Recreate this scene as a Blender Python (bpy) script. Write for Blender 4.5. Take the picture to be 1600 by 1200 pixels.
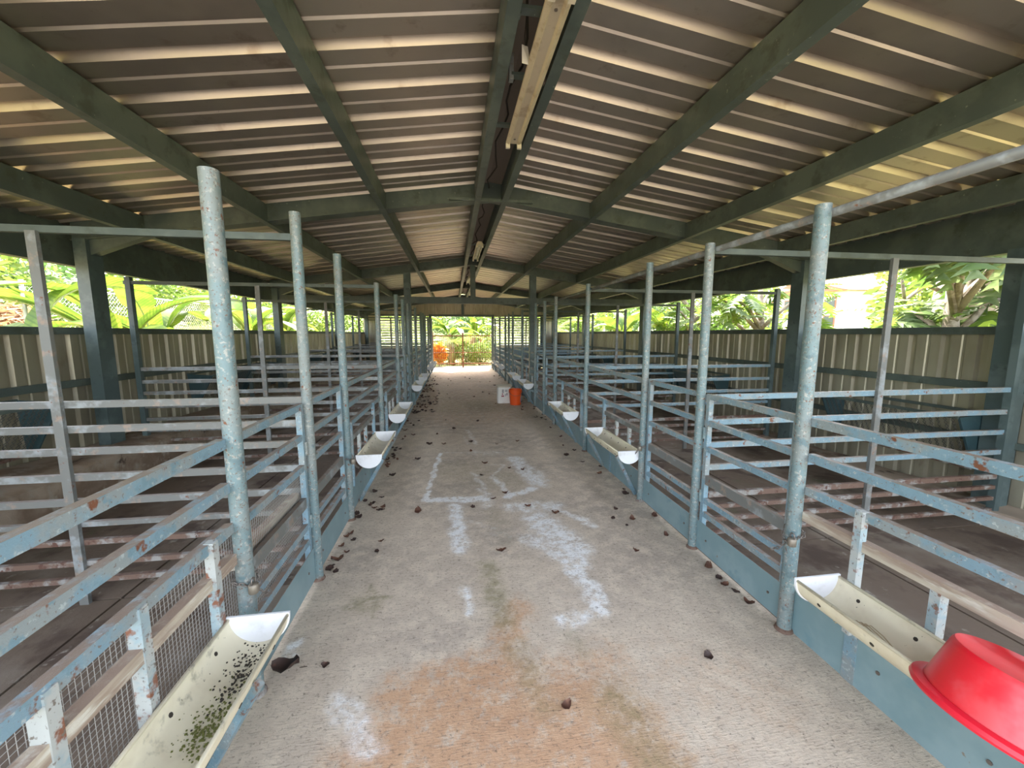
import bpy, math, random
from mathutils import Vector, Matrix, noise

# ------------------------------------------------------------------ camera
scene = bpy.context.scene
C = scene.collection
for o in list(bpy.data.objects):
    bpy.data.objects.remove(o)
R = math.radians
cd = bpy.data.cameras.new('camera'); cam = bpy.data.objects.new('camera', cd); C.objects.link(cam)
cd.sensor_width = 36.0; cd.lens = 620.0/1600.0*36.0; cd.clip_start = 0.02; cd.clip_end = 500
cam.location = (0, 0, 1.7); cam.rotation_euler = (R(90-7.26), 0, R(-8.4))
scene.camera = cam
# ------------------------------------------------------------------ sky, sun, exposure
world = bpy.data.worlds.new('sky'); scene.world = world; world.use_nodes = True
wn = world.node_tree.nodes; wl = world.node_tree.links
sky = wn.new('ShaderNodeTexSky'); sky.sky_type = 'NISHITA'; sky.sun_disc = False
sky.sun_elevation = R(50); sky.sun_rotation = R(12); sky.dust_density = 3.0; sky.air_density = 1.0; sky.ozone_density = 1.0
wn['Background'].inputs[1].default_value = 0.42
hs = wn.new('ShaderNodeHueSaturation'); hs.inputs['Saturation'].default_value = 0.6      # hazy sky
wl.new(sky.outputs[0], hs.inputs['Color'])
tint = wn.new('ShaderNodeMix'); tint.data_type = 'RGBA'; tint.blend_type = 'MULTIPLY'; tint.inputs[0].default_value = 1.0
tint.inputs[7].default_value = (1.0, 0.95, 0.88, 1); wl.new(hs.outputs[0], tint.inputs[6])
wl.new(tint.outputs[2], wn['Background'].inputs[0])
sd = bpy.data.lights.new('sun', 'SUN'); sd.energy = 5.6; sd.angle = R(0.6); sd.color = (1.0, 0.93, 0.82)
sun = bpy.data.objects.new('sun', sd); C.objects.link(sun); sun.location = (4, 30, 40)
_d = Vector((math.sin(R(12))*math.cos(R(50)), math.cos(R(12))*math.cos(R(50)), math.sin(R(50))))
sun.rotation_euler = _d.to_track_quat('Z', 'Y').to_euler()
vs = scene.view_settings
vs.view_transform = 'Standard'; vs.look = 'None'; vs.gamma = 1.0; vs.use_curve_mapping = False
vs.exposure = 2.22

# ------------------------------------------------------------------ materials
def nodes(name):
    m = bpy.data.materials.new(name); m.use_nodes = True
    nt = m.node_tree; return m, nt, nt.nodes['Principled BSDF']
def N(nt, t, **kw):
    n = nt.nodes.new(t)
    for k, v in kw.items(): setattr(n, k, v)
    return n
def ramp(nt, src, lo, hi):
    r = N(nt, 'ShaderNodeMapRange'); r.inputs[1].default_value = lo; r.inputs[2].default_value = hi
    r.interpolation_type = 'SMOOTHSTEP'; nt.links.new(src, r.inputs[0]); return r.outputs[0]
def mixc(nt, fac, a, b):
    m = N(nt, 'ShaderNodeMix', data_type='RGBA')
    if isinstance(fac, float): m.inputs[0].default_value = fac
    else: nt.links.new(fac, m.inputs[0])
    for i, v in ((6, a), (7, b)):
        if isinstance(v, tuple): m.inputs[i].default_value = (*v, 1)
        else: nt.links.new(v, m.inputs[i])
    return m.outputs[2]
def mth(nt, op, a, b=0.0):
    m = N(nt, 'ShaderNodeMath', operation=op)
    for i, v in ((0, a), (1, b)):
        if isinstance(v, (int, float)): m.inputs[i].default_value = v
        else: nt.links.new(v, m.inputs[i])
    return m.outputs[0]
def nz(nt, scale, detail=4.0, rough=0.55, vec=None, stretch=None):
    n = N(nt, 'ShaderNodeTexNoise'); n.inputs['Scale'].default_value = scale
    n.inputs['Detail'].default_value = detail; n.inputs['Roughness'].default_value = rough
    g = N(nt, 'ShaderNodeNewGeometry')
    v = g.outputs['Position']
    if stretch:
        mp = N(nt, 'ShaderNodeMapping'); mp.inputs['Scale'].default_value = stretch
        nt.links.new(v, mp.inputs[0]); v = mp.outputs[0]
    nt.links.new(v, n.inputs['Vector']); return n.outputs['Fac']
def mat(name, base, rough=0.6, metal=0.0, mixes=(), top=None, bump=0.0, bscale=60, stretch=None):
    """mixes: (colour, noise scale, lo, hi); top: dust colour that settles on upward faces"""
    m, nt, p = nodes(name)
    col = base
    for (c, s, lo, hi) in mixes:
        col = mixc(nt, ramp(nt, nz(nt, s, 4, 0.62, stretch=stretch), lo, hi), col, c)
    if top:
        g = N(nt, 'ShaderNodeNewGeometry'); sx = N(nt, 'ShaderNodeSeparateXYZ'); nt.links.new(g.outputs['Normal'], sx.inputs[0])
        f = mth(nt, 'MULTIPLY', ramp(nt, sx.outputs[2], 0.5, 0.95), ramp(nt, nz(nt, 14, 5, 0.65), 0.28, 0.55))
        col = mixc(nt, f, col, top)
    if isinstance(col, tuple): p.inputs['Base Color'].default_value = (*col, 1)
    else: nt.links.new(col, p.inputs['Base Color'])
    p.inputs['Roughness'].default_value = rough; p.inputs['Metallic'].default_value = metal
    if bump:
        b = N(nt, 'ShaderNodeBump'); b.inputs['Strength'].default_value = bump; b.inputs['Distance'].default_value = 0.01
        nt.links.new(nz(nt, bscale, 6, 0.65), b.inputs['Height']); nt.links.new(b.outputs[0], p.inputs['Normal'])
    return m
RUST = (0.16, 0.062, 0.032)
M = {}
M['blue'] = mat('worn_blue_paint', (0.175, 0.275, 0.335), 0.45, 0.0,
    [((0.23, 0.265, 0.27), 5, 0.46, 0.58), ((0.15, 0.24, 0.285), 17, 0.54, 0.64), ((0.36, 0.40, 0.41), 42, 0.58, 0.68), ((0.16, 0.13, 0.11), 75, 0.60, 0.68), (RUST, 13, 0.61, 0.69)], top=(0.19, 0.135, 0.10), bump=.25, bscale=120)
M['pipe'] = mat('galvanised_blue_pipe', (0.155, 0.225, 0.238), 0.42, 0.1,
    [((0.205, 0.235, 0.23), 3.2, 0.44, 0.60), ((0.33, 0.335, 0.31), 48, 0.54, 0.66), ((0.11, 0.17, 0.19), 11, 0.56, 0.68), ((0.15, 0.12, 0.10), 85, 0.58, 0.66), (RUST, 30, 0.62, 0.69)], bump=.25, bscale=120)
M['kick'] = mat('blue_grey_panel_paint', (0.175, 0.265, 0.285), 0.42, 0.0,
    [((0.22, 0.31, 0.33), 2.5, 0.42, 0.62), ((0.15, 0.25, 0.28), 6, 0.58, 0.72), ((0.20, 0.17, 0.13), 22, 0.68, 0.76)], top=(0.24, 0.16, 0.11))
M['greyrail'] = mat('grey_galvanised_rail', (0.155, 0.158, 0.15), 0.5, 0.1,
    [((0.26, 0.28, 0.285), 6, 0.50, 0.64), ((0.26, 0.20, 0.16), 13, 0.55, 0.7), (RUST, 19, 0.63, 0.72)], top=(0.15, 0.11, 0.08))
M['rustrail'] = mat('rusty_brown_rail', (0.14, 0.085, 0.062), 0.75, 0.0,
    [((0.26, 0.25, 0.235), 8, 0.48, 0.62), ((0.09, 0.04, 0.028), 21, 0.55, 0.65)])
M['white_upright'] = mat('chalky_white_upright', (0.38, 0.395, 0.38), 0.6, 0.0,
    [((0.26, 0.34, 0.37), 7, 0.48, 0.62), ((0.20, 0.08, 0.045), 15, 0.53, 0.63), ((0.15, 0.13, 0.11), 70, 0.58, 0.66)])
M['wood'] = mat('weathered_wood', (0.44, 0.38, 0.30), 0.8, 0.0,
    [((0.28, 0.21, 0.16), 9, 0.45, 0.62), ((0.55, 0.52, 0.45), 26, 0.55, 0.68)], top=(0.27, 0.19, 0.14), stretch=(1, .15, 1), bump=.3)
M['steel'] = mat('dark_green_steel', (0.070, 0.092, 0.084), 0.5, 0.0,
    [((0.10, 0.125, 0.11), 2.2, 0.45, 0.62), ((0.06, 0.075, 0.06), 6, 0.52, 0.68), ((0.24, 0.26, 0.22), 30, 0.66, 0.74)])
M['column'] = mat('teal_column_paint', (0.065, 0.093, 0.094), 0.45, 0.0, [((0.10, 0.135, 0.135), 3, 0.45, 0.62), ((0.05, 0.07, 0.07), 9, 0.58, 0.7)])
M['sheet'] = mat('cream_roof_sheet', (0.58, 0.51, 0.43), 0.40, 0.88,
    [((0.49, 0.43, 0.365), 1.1, 0.42, 0.62), ((0.42, 0.34, 0.27), 5, 0.58, 0.74), ((0.12, 0.10, 0.08), 70, 0.70, 0.76)])
M['wallsheet'] = mat('cream_wall_sheet', (0.42, 0.385, 0.295), 0.42, 0.45,
    [((0.31, 0.28, 0.21), 1.4, 0.42, 0.62), ((0.24, 0.20, 0.15), 4.5, 0.60, 0.78)], stretch=(1, 1, .35))
M['cap'] = mat('dark_ridge_cap', (0.10, 0.08, 0.065), 0.7)
M['louver'] = mat('pale_louver', (0.62, 0.63, 0.58), 0.5)
M['gutter'] = mat('cream_plastic_trough', (0.68, 0.62, 0.46), 0.4, 0.0,
    [((0.58, 0.51, 0.37), 4, 0.45, 0.65), ((0.36, 0.33, 0.24), 12, 0.60, 0.74), ((0.07, 0.06, 0.04), 46, 0.69, 0.73)])
M['white'] = mat('white_plastic', (0.80, 0.81, 0.84), 0.4, 0.0, [((0.66, 0.66, 0.66), 9, 0.5, 0.72)])
M['red'] = mat('red_rubber', (0.70, 0.012, 0.025), 0.36, 0.0, [((0.72, 0.06, 0.07), 6, 0.46, 0.66)])
M['redrim'] = mat('red_tub_rim', (0.66, 0.012, 0.03), 0.4)
M['orange'] = mat('orange_plastic', (0.78, 0.095, 0.012), 0.38)
M['sack'] = mat('white_paper_sack', (0.72, 0.70, 0.66), 0.7, 0.0, [((0.58, 0.54, 0.48), 7, 0.5, 0.7)], bump=.4, bscale=18)
M['sacktop'] = mat('kraft_sack_top', (0.50, 0.45, 0.35), 0.75)
M['ink'] = mat('dark_red_ink', (0.30, 0.03, 0.05), 0.6)
M['inkgrey'] = mat('grey_ink', (0.30, 0.29, 0.30), 0.6)
M['label'] = mat('blue_white_label', (0.35, 0.36, 0.50), 0.5)
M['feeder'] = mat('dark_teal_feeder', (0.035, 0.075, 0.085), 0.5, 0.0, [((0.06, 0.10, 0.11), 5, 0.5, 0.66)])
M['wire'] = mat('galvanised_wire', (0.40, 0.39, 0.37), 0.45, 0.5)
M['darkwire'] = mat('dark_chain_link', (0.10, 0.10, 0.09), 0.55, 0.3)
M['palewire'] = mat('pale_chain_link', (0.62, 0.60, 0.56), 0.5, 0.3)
M['chain'] = mat('dull_steel_chain', (0.22, 0.19, 0.17), 0.4, 0.7)
M['brass'] = mat('tarnished_padlock', (0.26, 0.225, 0.18), 0.5, 0.5)
M['fixture'] = mat('aged_cream_enamel', (0.56, 0.48, 0.34), 0.4, 0.0, [((0.42, 0.33, 0.22), 9, 0.5, 0.68)])
M['socket'] = mat('ivory_socket', (0.66, 0.60, 0.48), 0.4)
M['tag'] = mat('paper_tag', (0.6, 0.57, 0.52), 0.7)
M['rustgate'] = mat('rusty_gate', (0.28, 0.10, 0.045), 0.75, 0.0, [((0.14, 0.06, 0.035), 9, 0.45, 0.62)])
M['dryleaf'] = mat('dry_brown_leaf', (0.105, 0.045, 0.028), 0.6, 0.0, [((0.17, 0.075, 0.04), 20, 0.5, 0.65)])
M['dryleaf2'] = mat('dark_dry_leaf', (0.050, 0.028, 0.022), 0.6, 0.0, [((0.12, 0.05, 0.03), 24, 0.55, 0.68)])
M['debris'] = mat('dark_debris', (0.035, 0.028, 0.02), 0.9)
M['moss'] = mat('green_algae', (0.12, 0.13, 0.03), 0.9)
M['straw'] = mat('dry_straw', (0.42, 0.33, 0.20), 0.8)
M['plinth'] = mat('stained_plinth_concrete', (0.38, 0.30, 0.23), 0.85, 0.0,
    [((0.21, 0.145, 0.10), 1.8, 0.42, 0.62), ((0.36, 0.31, 0.25), 6, 0.52, 0.68), ((0.07, 0.045, 0.032), 5, 0.60, 0.72)], bump=.6, bscale=14)
M['pen'] = mat('dung_stained_concrete', (0.135, 0.098, 0.070), 0.85, 0.0,
    [((0.20, 0.165, 0.13), 0.9, 0.46, 0.62), ((0.075, 0.05, 0.036), 2.6, 0.50, 0.66), ((0.11, 0.11, 0.06), 1.7, 0.60, 0.75), ((0.27, 0.24, 0.20), 9, 0.62, 0.74)], bump=.5, bscale=20)
M['apron'] = mat('darkened_concrete', (0.20, 0.175, 0.14), 0.85, 0.0, [((0.13, 0.11, 0.08), 1.5, 0.45, 0.65)])  # darkened so less light bounces up onto the roof sheets
M['soil'] = mat('grass_and_earth', (0.24, 0.23, 0.07), 0.95, 0.0, [((0.30, 0.22, 0.11), .5, 0.47, 0.6), ((0.12, 0.15, 0.035), 2.5, 0.5, 0.66)])
M['hill'] = mat('far_green_hill', (0.16, 0.24, 0.06), 0.95, 0.0, [((0.28, 0.34, 0.10), .25, 0.45, 0.6), ((0.08, 0.14, 0.04), .6, 0.5, 0.65)])
M['bank'] = mat('red_earth_bank', (0.30, 0.165, 0.095), 0.95, 0.0, [((0.42, 0.30, 0.19), 3, 0.45, 0.62)])
M['bark'] = mat('pale_bark', (0.30, 0.25, 0.19), 0.85, 0.0, [((0.17, 0.13, 0.09), 6, 0.46, 0.62)], bump=.6)
M['stem'] = mat('banana_stem', (0.26, 0.25, 0.10), 0.6, 0.0, [((0.20, 0.11, 0.05), 5, 0.48, 0.62)])
M['housewall'] = mat('pale_house_wall', (0.72, 0.68, 0.62), 0.8)
M['houseroof'] = mat('red_house_roof', (0.40, 0.14, 0.09), 0.8)
M['glass'] = mat('dark_window_glass', (0.07, 0.08, 0.09), 0.15)
def leafmat(name, a, b, tr=0.5, sc=3.0):
    m, nt, p = nodes(name)
    col = mixc(nt, ramp(nt, nz(nt, sc, 3), 0.4, 0.62), a, b)
    out = nt.nodes['Material Output']
    t = N(nt, 'ShaderNodeBsdfTranslucent'); nt.links.new(col, t.inputs[0]); nt.links.new(col, p.inputs['Base Color'])
    p.inputs['Roughness'].default_value = 0.5
    mx = N(nt, 'ShaderNodeMixShader'); mx.inputs[0].default_value = tr
    nt.links.new(p.outputs[0], mx.inputs[1]); nt.links.new(t.outputs[0], mx.inputs[2]); nt.links.new(mx.outputs[0], out.inputs[0])
    return m
M['banana'] = leafmat('banana_leaf', (0.085, 0.165, 0.018), (0.19, 0.27, 0.03), .5)
def veins(m):
    nt = m.node_tree; tc = N(nt, 'ShaderNodeTexCoord'); sp = N(nt, 'ShaderNodeSeparateXYZ'); nt.links.new(tc.outputs['Object'], sp.inputs[0])
    ax = mth(nt, 'ABSOLUTE', sp.outputs[0]); u = mth(nt, 'SUBTRACT', mth(nt, 'MULTIPLY', sp.outputs[1], 90.0), mth(nt, 'MULTIPLY', ax, 55.0))
    w = mth(nt, 'SINE', u); f = ramp(nt, w, -.2, 1.0)
    for n in list(nt.nodes):
        if n.type in ('BSDF_PRINCIPLED', 'BSDF_TRANSLUCENT'):
            inp = n.inputs[0]; src = inp.links[0].from_socket
            nt.links.new(mixc(nt, mth(nt, 'MULTIPLY', f, .55), src, (0.045, 0.095, 0.012)), inp)
veins(M['banana'])
M['midrib'] = leafmat('banana_midrib', (0.48, 0.54, 0.20), (0.52, 0.56, 0.25), .2)
M['deadleaf'] = leafmat('dead_banana_leaf', (0.34, 0.20, 0.10), (0.48, 0.34, 0.19), .3)
M['bread'] = leafmat('lobed_leaf', (0.09, 0.17, 0.03), (0.20, 0.29, 0.04), .5)
M['bread2'] = leafmat('dark_lobed_leaf', (0.10, 0.16, 0.055), (0.19, 0.25, 0.11), .35)
M['palm'] = leafmat('palm_leaflet', (0.22, 0.33, 0.07), (0.34, 0.43, 0.10), .45)
M['bush'] = leafmat('bush_leaf', (0.10, 0.17, 0.03), (0.22, 0.29, 0.05), .5, 1.2)
M['bushdark'] = leafmat('dark_bush_leaf', (0.06, 0.12, 0.035), (0.12, 0.20, 0.05), .4, 1.2)
M['orangeleaf'] = leafmat('orange_croton_leaf', (0.60, 0.20, 0.02), (0.62, 0.34, 0.04), .4)

# aisle concrete: masks for stains and a painted warm-light patch come from a colour attribute laid out on the slab
def aisle_mat():
    m, nt, p = nodes('stained_aisle_concrete')
    at = N(nt, 'ShaderNodeAttribute', attribute_name='stain'); s = N(nt, 'ShaderNodeSeparateColor'); nt.links.new(at.outputs['Color'], s.inputs[0])
    col = mixc(nt, ramp(nt, nz(nt, 0.9, 4), 0.38, 0.64), (0.60, 0.50, 0.395), (0.46, 0.385, 0.315))
    col = mixc(nt, ramp(nt, nz(nt, 7, 6, .7), 0.40, 0.66), col, (0.68, 0.575, 0.455))
    br = nz(nt, 13, 8, .78)
    def fac(ch, k): return ramp(nt, mth(nt, 'MULTIPLY', s.outputs[ch], mth(nt, 'ADD', mth(nt, 'MULTIPLY', mth(nt, 'SUBTRACT', br, 0.5), k), .9)), 0.10, 0.95)
    col = mixc(nt, mth(nt, 'MULTIPLY', fac(1, 4.0), .62), col, (0.56, 0.27, 0.11))
    col = mixc(nt, mth(nt, 'MULTIPLY', fac(2, 3.5), .7), col, (0.27, 0.24, 0.13))
    col = mixc(nt, mth(nt, 'MULTIPLY', fac(0, 5.0), 1.0), col, (0.88, 0.87, 0.85))
    # dark specks, brushed finish
    col = mixc(nt, mth(nt, 'MULTIPLY', ramp(nt, nz(nt, 46, 7, .82), 0.53, 0.66), .8), col, (0.13, 0.10, 0.075))
    br2 = nz(nt, 20, 5, .7, stretch=(1, 7, 1))
    col = mixc(nt, mth(nt, 'MULTIPLY', ramp(nt, br2, 0.52, 0.68), .55), col, (0.16, 0.13, 0.10))
    nt.links.new(col, p.inputs['Base Color']); p.inputs['Roughness'].default_value = 0.9; p.inputs['Specular IOR Level'].default_value = .25
    b = N(nt, 'ShaderNodeBump'); b.inputs['Strength'].default_value = .45; b.inputs['Distance'].default_value = .006
    nt.links.new(mth(nt, 'ADD', nz(nt, 60, 6, .7), br2), b.inputs['Height']); nt.links.new(b.outputs[0], p.inputs['Normal'])
    return m
M['aisle'] = aisle_mat()

# ------------------------------------------------------------------ mesh helpers
class MB:
    def __init__(s): s.v = []; s.f = []
    def add(s, v, f):
        n = len(s.v); s.v += [tuple(p) for p in v]; s.f += [tuple(i+n for i in q) for q in f]; return s
    def box(s, x0, x1, y0, y1, z0, z1):
        return s.add([(x0,y0,z0),(x1,y0,z0),(x1,y1,z0),(x0,y1,z0),(x0,y0,z1),(x1,y0,z1),(x1,y1,z1),(x0,y1,z1)],
                     [(0,3,2,1),(4,5,6,7),(0,1,5,4),(1,2,6,5),(2,3,7,6),(3,0,4,7)])
    def bar(s, a, b, w, h, up=(0,0,1)):
        a = Vector(a); b = Vector(b); d = (b-a).normalized(); u = Vector(up)
        if abs(d.dot(u)) > .95: u = Vector((1,0,0))
        x = d.cross(u).normalized(); u = x.cross(d).normalized()
        q = [x*(-w/2)+u*(-h/2), x*(w/2)+u*(-h/2), x*(w/2)+u*(h/2), x*(-w/2)+u*(h/2)]
        return s.add([a+k for k in q]+[b+k for k in q], [(0,1,2,3),(7,6,5,4),(0,4,5,1),(1,5,6,2),(2,6,7,3),(3,7,4,0)])
    def tube(s, pts, r, n=10, cap=True, closed=False):
        pts = [Vector(p) for p in pts]; m = len(pts)
        rs = r if isinstance(r, (list, tuple)) else [r]*m
        v = []; prev = None
        for i, p in enumerate(pts):
            if closed: d = pts[(i+1) % m]-pts[i-1]
            else: d = (pts[min(i+1, m-1)]-pts[max(i-1, 0)])
            d.normalize()
            if prev is None:
                u = Vector((0,0,1)) if abs(d.z) < .9 else Vector((1,0,0))
            else: u = prev
            x = d.cross(u).normalized(); u = x.cross(d).normalized(); prev = u
            v += [p+(x*math.cos(2*math.pi*k/n)+u*math.sin(2*math.pi*k/n))*rs[i] for k in range(n)]
        f = []
        for i in range(m if closed else m-1):
            j = (i+1) % m
            for k in range(n):
                f.append((i*n+k, i*n+(k+1) % n, j*n+(k+1) % n, j*n+k))
        if cap and not closed:
            f.append(tuple(range(n-1, -1, -1))); f.append(tuple((m-1)*n+k for k in range(n)))
        return s.add(v, f)
    def lathe(s, prof, n=32, c=(0,0,0)):
        v = []; f = []
        for (r, z) in prof:
            v += [(c[0]+r*math.cos(2*math.pi*k/n), c[1]+r*math.sin(2*math.pi*k/n), c[2]+z) for k in range(n)]
        for i in range(len(prof)-1):
            for k in range(n): f.append((i*n+k, i*n+(k+1) % n, (i+1)*n+(k+1) % n, (i+1)*n+k))
        return s.add(v, f)
    def prism(s, poly, axis, a, b):
        """poly: 2-D outline; axis: 'x','y','z' of extrusion between a and b"""
        def P(p, t): return {'x': (t,p[0],p[1]), 'y': (p[0],t,p[1]), 'z': (p[0],p[1],t)}[axis]
        n = len(poly)
        v = [P(p, a) for p in poly]+[P(p, b) for p in poly]
        f = [tuple(range(n)), tuple(range(2*n-1, n-1, -1))]+[(i, (i+1) % n, n+(i+1) % n, n+i) for i in range(n)]
        return s.add(v, f)
    def data(s, name, m, smooth=False, org=(0,0,0)):
        me = bpy.data.meshes.new(name)
        ox, oy, oz = org
        me.from_pydata([(x-ox, y-oy, z-oz) for x, y, z in s.v], [], s.f); me.update()
        if smooth:
            me.polygons.foreach_set('use_smooth', [True]*len(me.polygons))
        me.materials.append(M[m] if isinstance(m, str) else m)
        return me
def link(name, me, parent=None, loc=(0,0,0), rot=(0,0,0), scale=None):
    o = bpy.data.objects.new(name, me); C.objects.link(o); o.parent = parent; o.location = loc; o.rotation_euler = rot
    if scale: o.scale = scale
    return o
def tag(o, label=None, cat=None, group=None, kind=None):
    for k, v in (('label', label), ('category', cat), ('group', group), ('kind', kind)):
        if v: o[k] = v
    return o
def thing(name, loc, label, cat, group=None, rz=0.0):
    o = bpy.data.objects.new(name, None); C.objects.link(o); o.location = loc; o.rotation_euler = (0,0,rz); o.empty_display_size = .1
    return tag(o, label, cat, group)
def part(name, mb, m, root, smooth=False, label=None):
    """mesh given in world coordinates, hung under an unrotated root"""
    w = root; org = Vector((0,0,0))
    while w is not None: org += Vector(w.location); w = w.parent
    o = link(name, mb.data(name, m, smooth, org), root)
    if label: o['label'] = label
    return o
def solo(name, mb, m, label, cat, group=None, smooth=False, org=(0,0,0)):
    return tag(link(name, mb.data(name, m, smooth, org), None, org), label, cat, group)
def struct(name, mb=None, m=None, label=None, smooth=False):
    o = link(name, mb.data(name, m, smooth) if mb else None); o['kind'] = 'structure'
    if label: o['label'] = label
    return o
def smooth_angle(o, deg=40):
    me = o.data; me.polygons.foreach_set('use_smooth', [True]*len(me.polygons))
    me.set_sharp_from_angle(angle=R(deg))
ORD = ['nearest','second','third','fourth','fifth','sixth','seventh','eighth','ninth','tenth','eleventh','twelfth','thirteenth','fourteenth','fifteenth','sixteenth']
rnd = random.Random(7)

# ------------------------------------------------------------------ layout constants (metres; aisle runs along +Y)
XC = 0.48; XL, XR = -4.12, 5.08
FL, FR = -0.99, 1.90                       # fence planes left / right
Y0, Y1 = 0.08, 19.5
FRAMES = [0.4, 5.05, 9.7, 14.35, 19.0]
DIV = [2.75, 5.4, 8.05, 10.7, 13.35, 16.0, 18.65]
GATES = [(1.85,2.75),(2.75,3.65),(7.15,8.05),(8.05,8.95),(12.45,13.35),(13.35,14.25),(17.75,18.65)]
TROUGHSEC = [(0.1,1.85),(3.65,5.4),(5.4,7.15),(8.95,10.7),(10.7,12.45),(14.25,16.0),(16.0,17.75)]
POSTS = [1.85,2.75,3.65,5.4,7.15,8.05,8.95,10.7,12.45,13.35,14.25,16.0,17.75,18.65]
def zr(x): return 3.31-0.1415*abs(x-XC)     # underside of rafters / purlins
def zs(x): return zr(x)+0.185               # underside of the roof sheets

# ================================================================== GROUND AND FLOORS
def sdseg(px, py, ax, ay, bx, by):
    dx, dy = bx-ax, by-ay; L = dx*dx+dy*dy
    t = 0 if L == 0 else max(0, min(1, ((px-ax)*dx+(py-ay)*dy)/L))
    return math.hypot(px-ax-t*dx, py-ay-t*dy)
WHITE = [  # ax, ay, bx, by, core, feather, strength
    (-.215,5.55,-.31,4.05,.016,.03,.95),(-.30,3.99,.30,3.93,.03,.07,1.0),(-.20,5.6,.20,5.6,.012,.03,.5),
    (.56,3.95,.84,4.12,.03,.06,1.0),(.34,3.88,.30,3.75,.03,.08,.5),(.30,5.55,.62,5.5,.01,.25,.45),
    (.80,5.2,.93,4.3,.05,.13,.8),(.93,4.6,.95,4.25,.08,.12,.6),(.42,5.0,.62,4.95,.012,.04,.45),(.45,4.5,.55,4.05,.02,.05,.7),(.62,4.95,.42,4.55,.01,.03,.5),
    (.0,3.8,.02,2.98,.02,.10,.9),(.20,4.75,.33,4.2,.012,.05,.55),(.25,4.2,.37,3.98,.02,.05,.5),
    (.55,3.7,.95,3.65,.05,.13,.65),(.95,3.65,1.22,3.2,.015,.06,.7),(.75,3.4,.92,2.85,.08,.16,.75),(.6,3.05,.80,2.80,.05,.12,.6),(.86,2.9,.86,2.65,.06,.12,.7),
    (.83,2.55,.90,2.35,.03,.08,.8),(.90,2.35,.86,2.16,.03,.08,.8),(.86,2.16,.62,2.10,.02,.09,.6),(.05,2.48,.08,2.28,.01,.06,.7),
    (.22,6.9,.33,5.95,.01,.06,.55),(.15,6.5,.2,6.0,.01,.05,.4),(.05,3.55,.3,3.3,.01,.05,.35),(-.55,1.75,-.38,1.50,.03,.08,.55),(-.9,2.15,-.88,2.05,.02,.05,.7),(.35,3.2,.75,3.1,.05,.3,.22),(.6,1.95,.7,2.3,.05,.25,.2)]
ORANGE_STAIN_GLOW = [(-.10,1.30,.45,1.32,.30,.32,1.0),(-.22,1.72,.20,1.80,.06,.22,.9),(.25,1.95,.36,2.25,.03,.16,.7),(.45,1.75,.75,1.75,.05,.28,.6),(.8,1.25,1.0,1.3,.1,.4,.3),(1.1,1.65,1.4,1.5,.1,.5,.32),(.45,8.5,.45,18.5,1.0,1.2,.42),(.2,6.5,.7,7.5,.4,.8,.25)]  # the near-right entry paints warm light into the floor colour
OLIVE = [(.22,2.75,.27,2.15,.02,.12,.75),(.30,1.95,.38,1.6,.03,.13,.5),(.62,2.0,.66,1.85,.02,.08,.5),(.72,1.55,.78,1.2,.04,.2,.6),(.0,4.9,.5,4.4,.2,.5,.4),(.62,4.6,.7,4.3,.06,.12,.45),(-.62,2.45,-.52,2.4,.03,.10,.6),(-.70,2.42,-.45,2.5,.004,.03,.9),(-.6,2.65,-.5,2.3,.004,.03,.6),(.35,3.6,.4,3.1,.05,.15,.4),(.6,9.5,.9,9.0,.3,.8,.6),(-.2,9.0,-.6,13.,.2,.8,.45),(1.5,8,1.5,12,.2,.4,.4)]
def stain(lst, x, y):
    v = 0.0
    for (ax,ay,bx,by,c,fe,s) in lst:
        if min(ay,by)-c-fe > y or max(ay,by)+c+fe < y: continue
        d = sdseg(x,y,ax,ay,bx,by)
        if d < c+fe: v = max(v, s*(1-max(0, d-c)/fe))
    return v
def floor_grid():
    ys = [Y0-0.3]; 
    while ys[-1] < 7.0: ys.append(ys[-1]+.022)
    while ys[-1] < Y1+.35: ys.append(ys[-1]+.12)
    nx = 130; xs = [FL+.005+(FR-FL-.01)*i/(nx-1) for i in range(nx)]
    v = [(x,y,0.0) for y in ys for x in xs]
    f = [(j*nx+i, j*nx+i+1, (j+1)*nx+i+1, (j+1)*nx+i) for j in range(len(ys)-1) for i in range(nx-1)]
    b = len(v)                                   # slab edges
    v += [(xs[0],ys[0],-.15),(xs[-1],ys[0],-.15),(xs[-1],ys[-1],-.15),(xs[0],ys[-1],-.15)]
    n = len(ys)
    f += [tuple([b, b+1]+[i for i in range(nx-1,-1,-1)]), tuple([b+2, b+3]+[(n-1)*nx+i for i in range(nx)]), tuple([b+3, b]+[j*nx for j in range(n)]), tuple([b+1, b+2]+[j*nx+nx-1 for j in range(n-1,-1,-1)])]
    me = bpy.data.meshes.new('floor'); me.from_pydata(v, [], f); me.update()
    at = me.color_attributes.new('stain', 'FLOAT_COLOR', 'POINT')
    col = []
    for (x,y,z) in v:
        wx = x+.035*noise.noise((x*7,y*7,0))+.012*noise.noise((x*25,y*25,3)); wy = y+.05*noise.noise((x*6,y*6,9))+.015*noise.noise((x*22,y*22,5))
        col += [stain(WHITE,wx,wy), stain(ORANGE_STAIN_GLOW,wx,wy), stain(OLIVE,wx,wy), 1.0]
    at.data.foreach_set('color', col)
    me.materials.append(M['aisle'])
    o = link('floor', me); return tag(o, 'long concrete aisle floor with white salts, orange stains and painted warm light', None, None, 'structure')
floor_grid()
g = struct('ground', MB().box(-70,70,-40,90,-.6,-.16), 'soil', 'grassy earth around the shed')
a = struct('pavement', MB().box(-6,7,-14,Y0-.31,-.158,-.004), 'apron', 'darkened concrete apron before the shed')  # unseen behind the camera; there for its bounced light
a2 = struct('pavement', MB().box(-2.0,3.0,Y1+.36,21.0,-.158,-.006), 'apron', 'pale concrete apron behind the shed')
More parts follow.
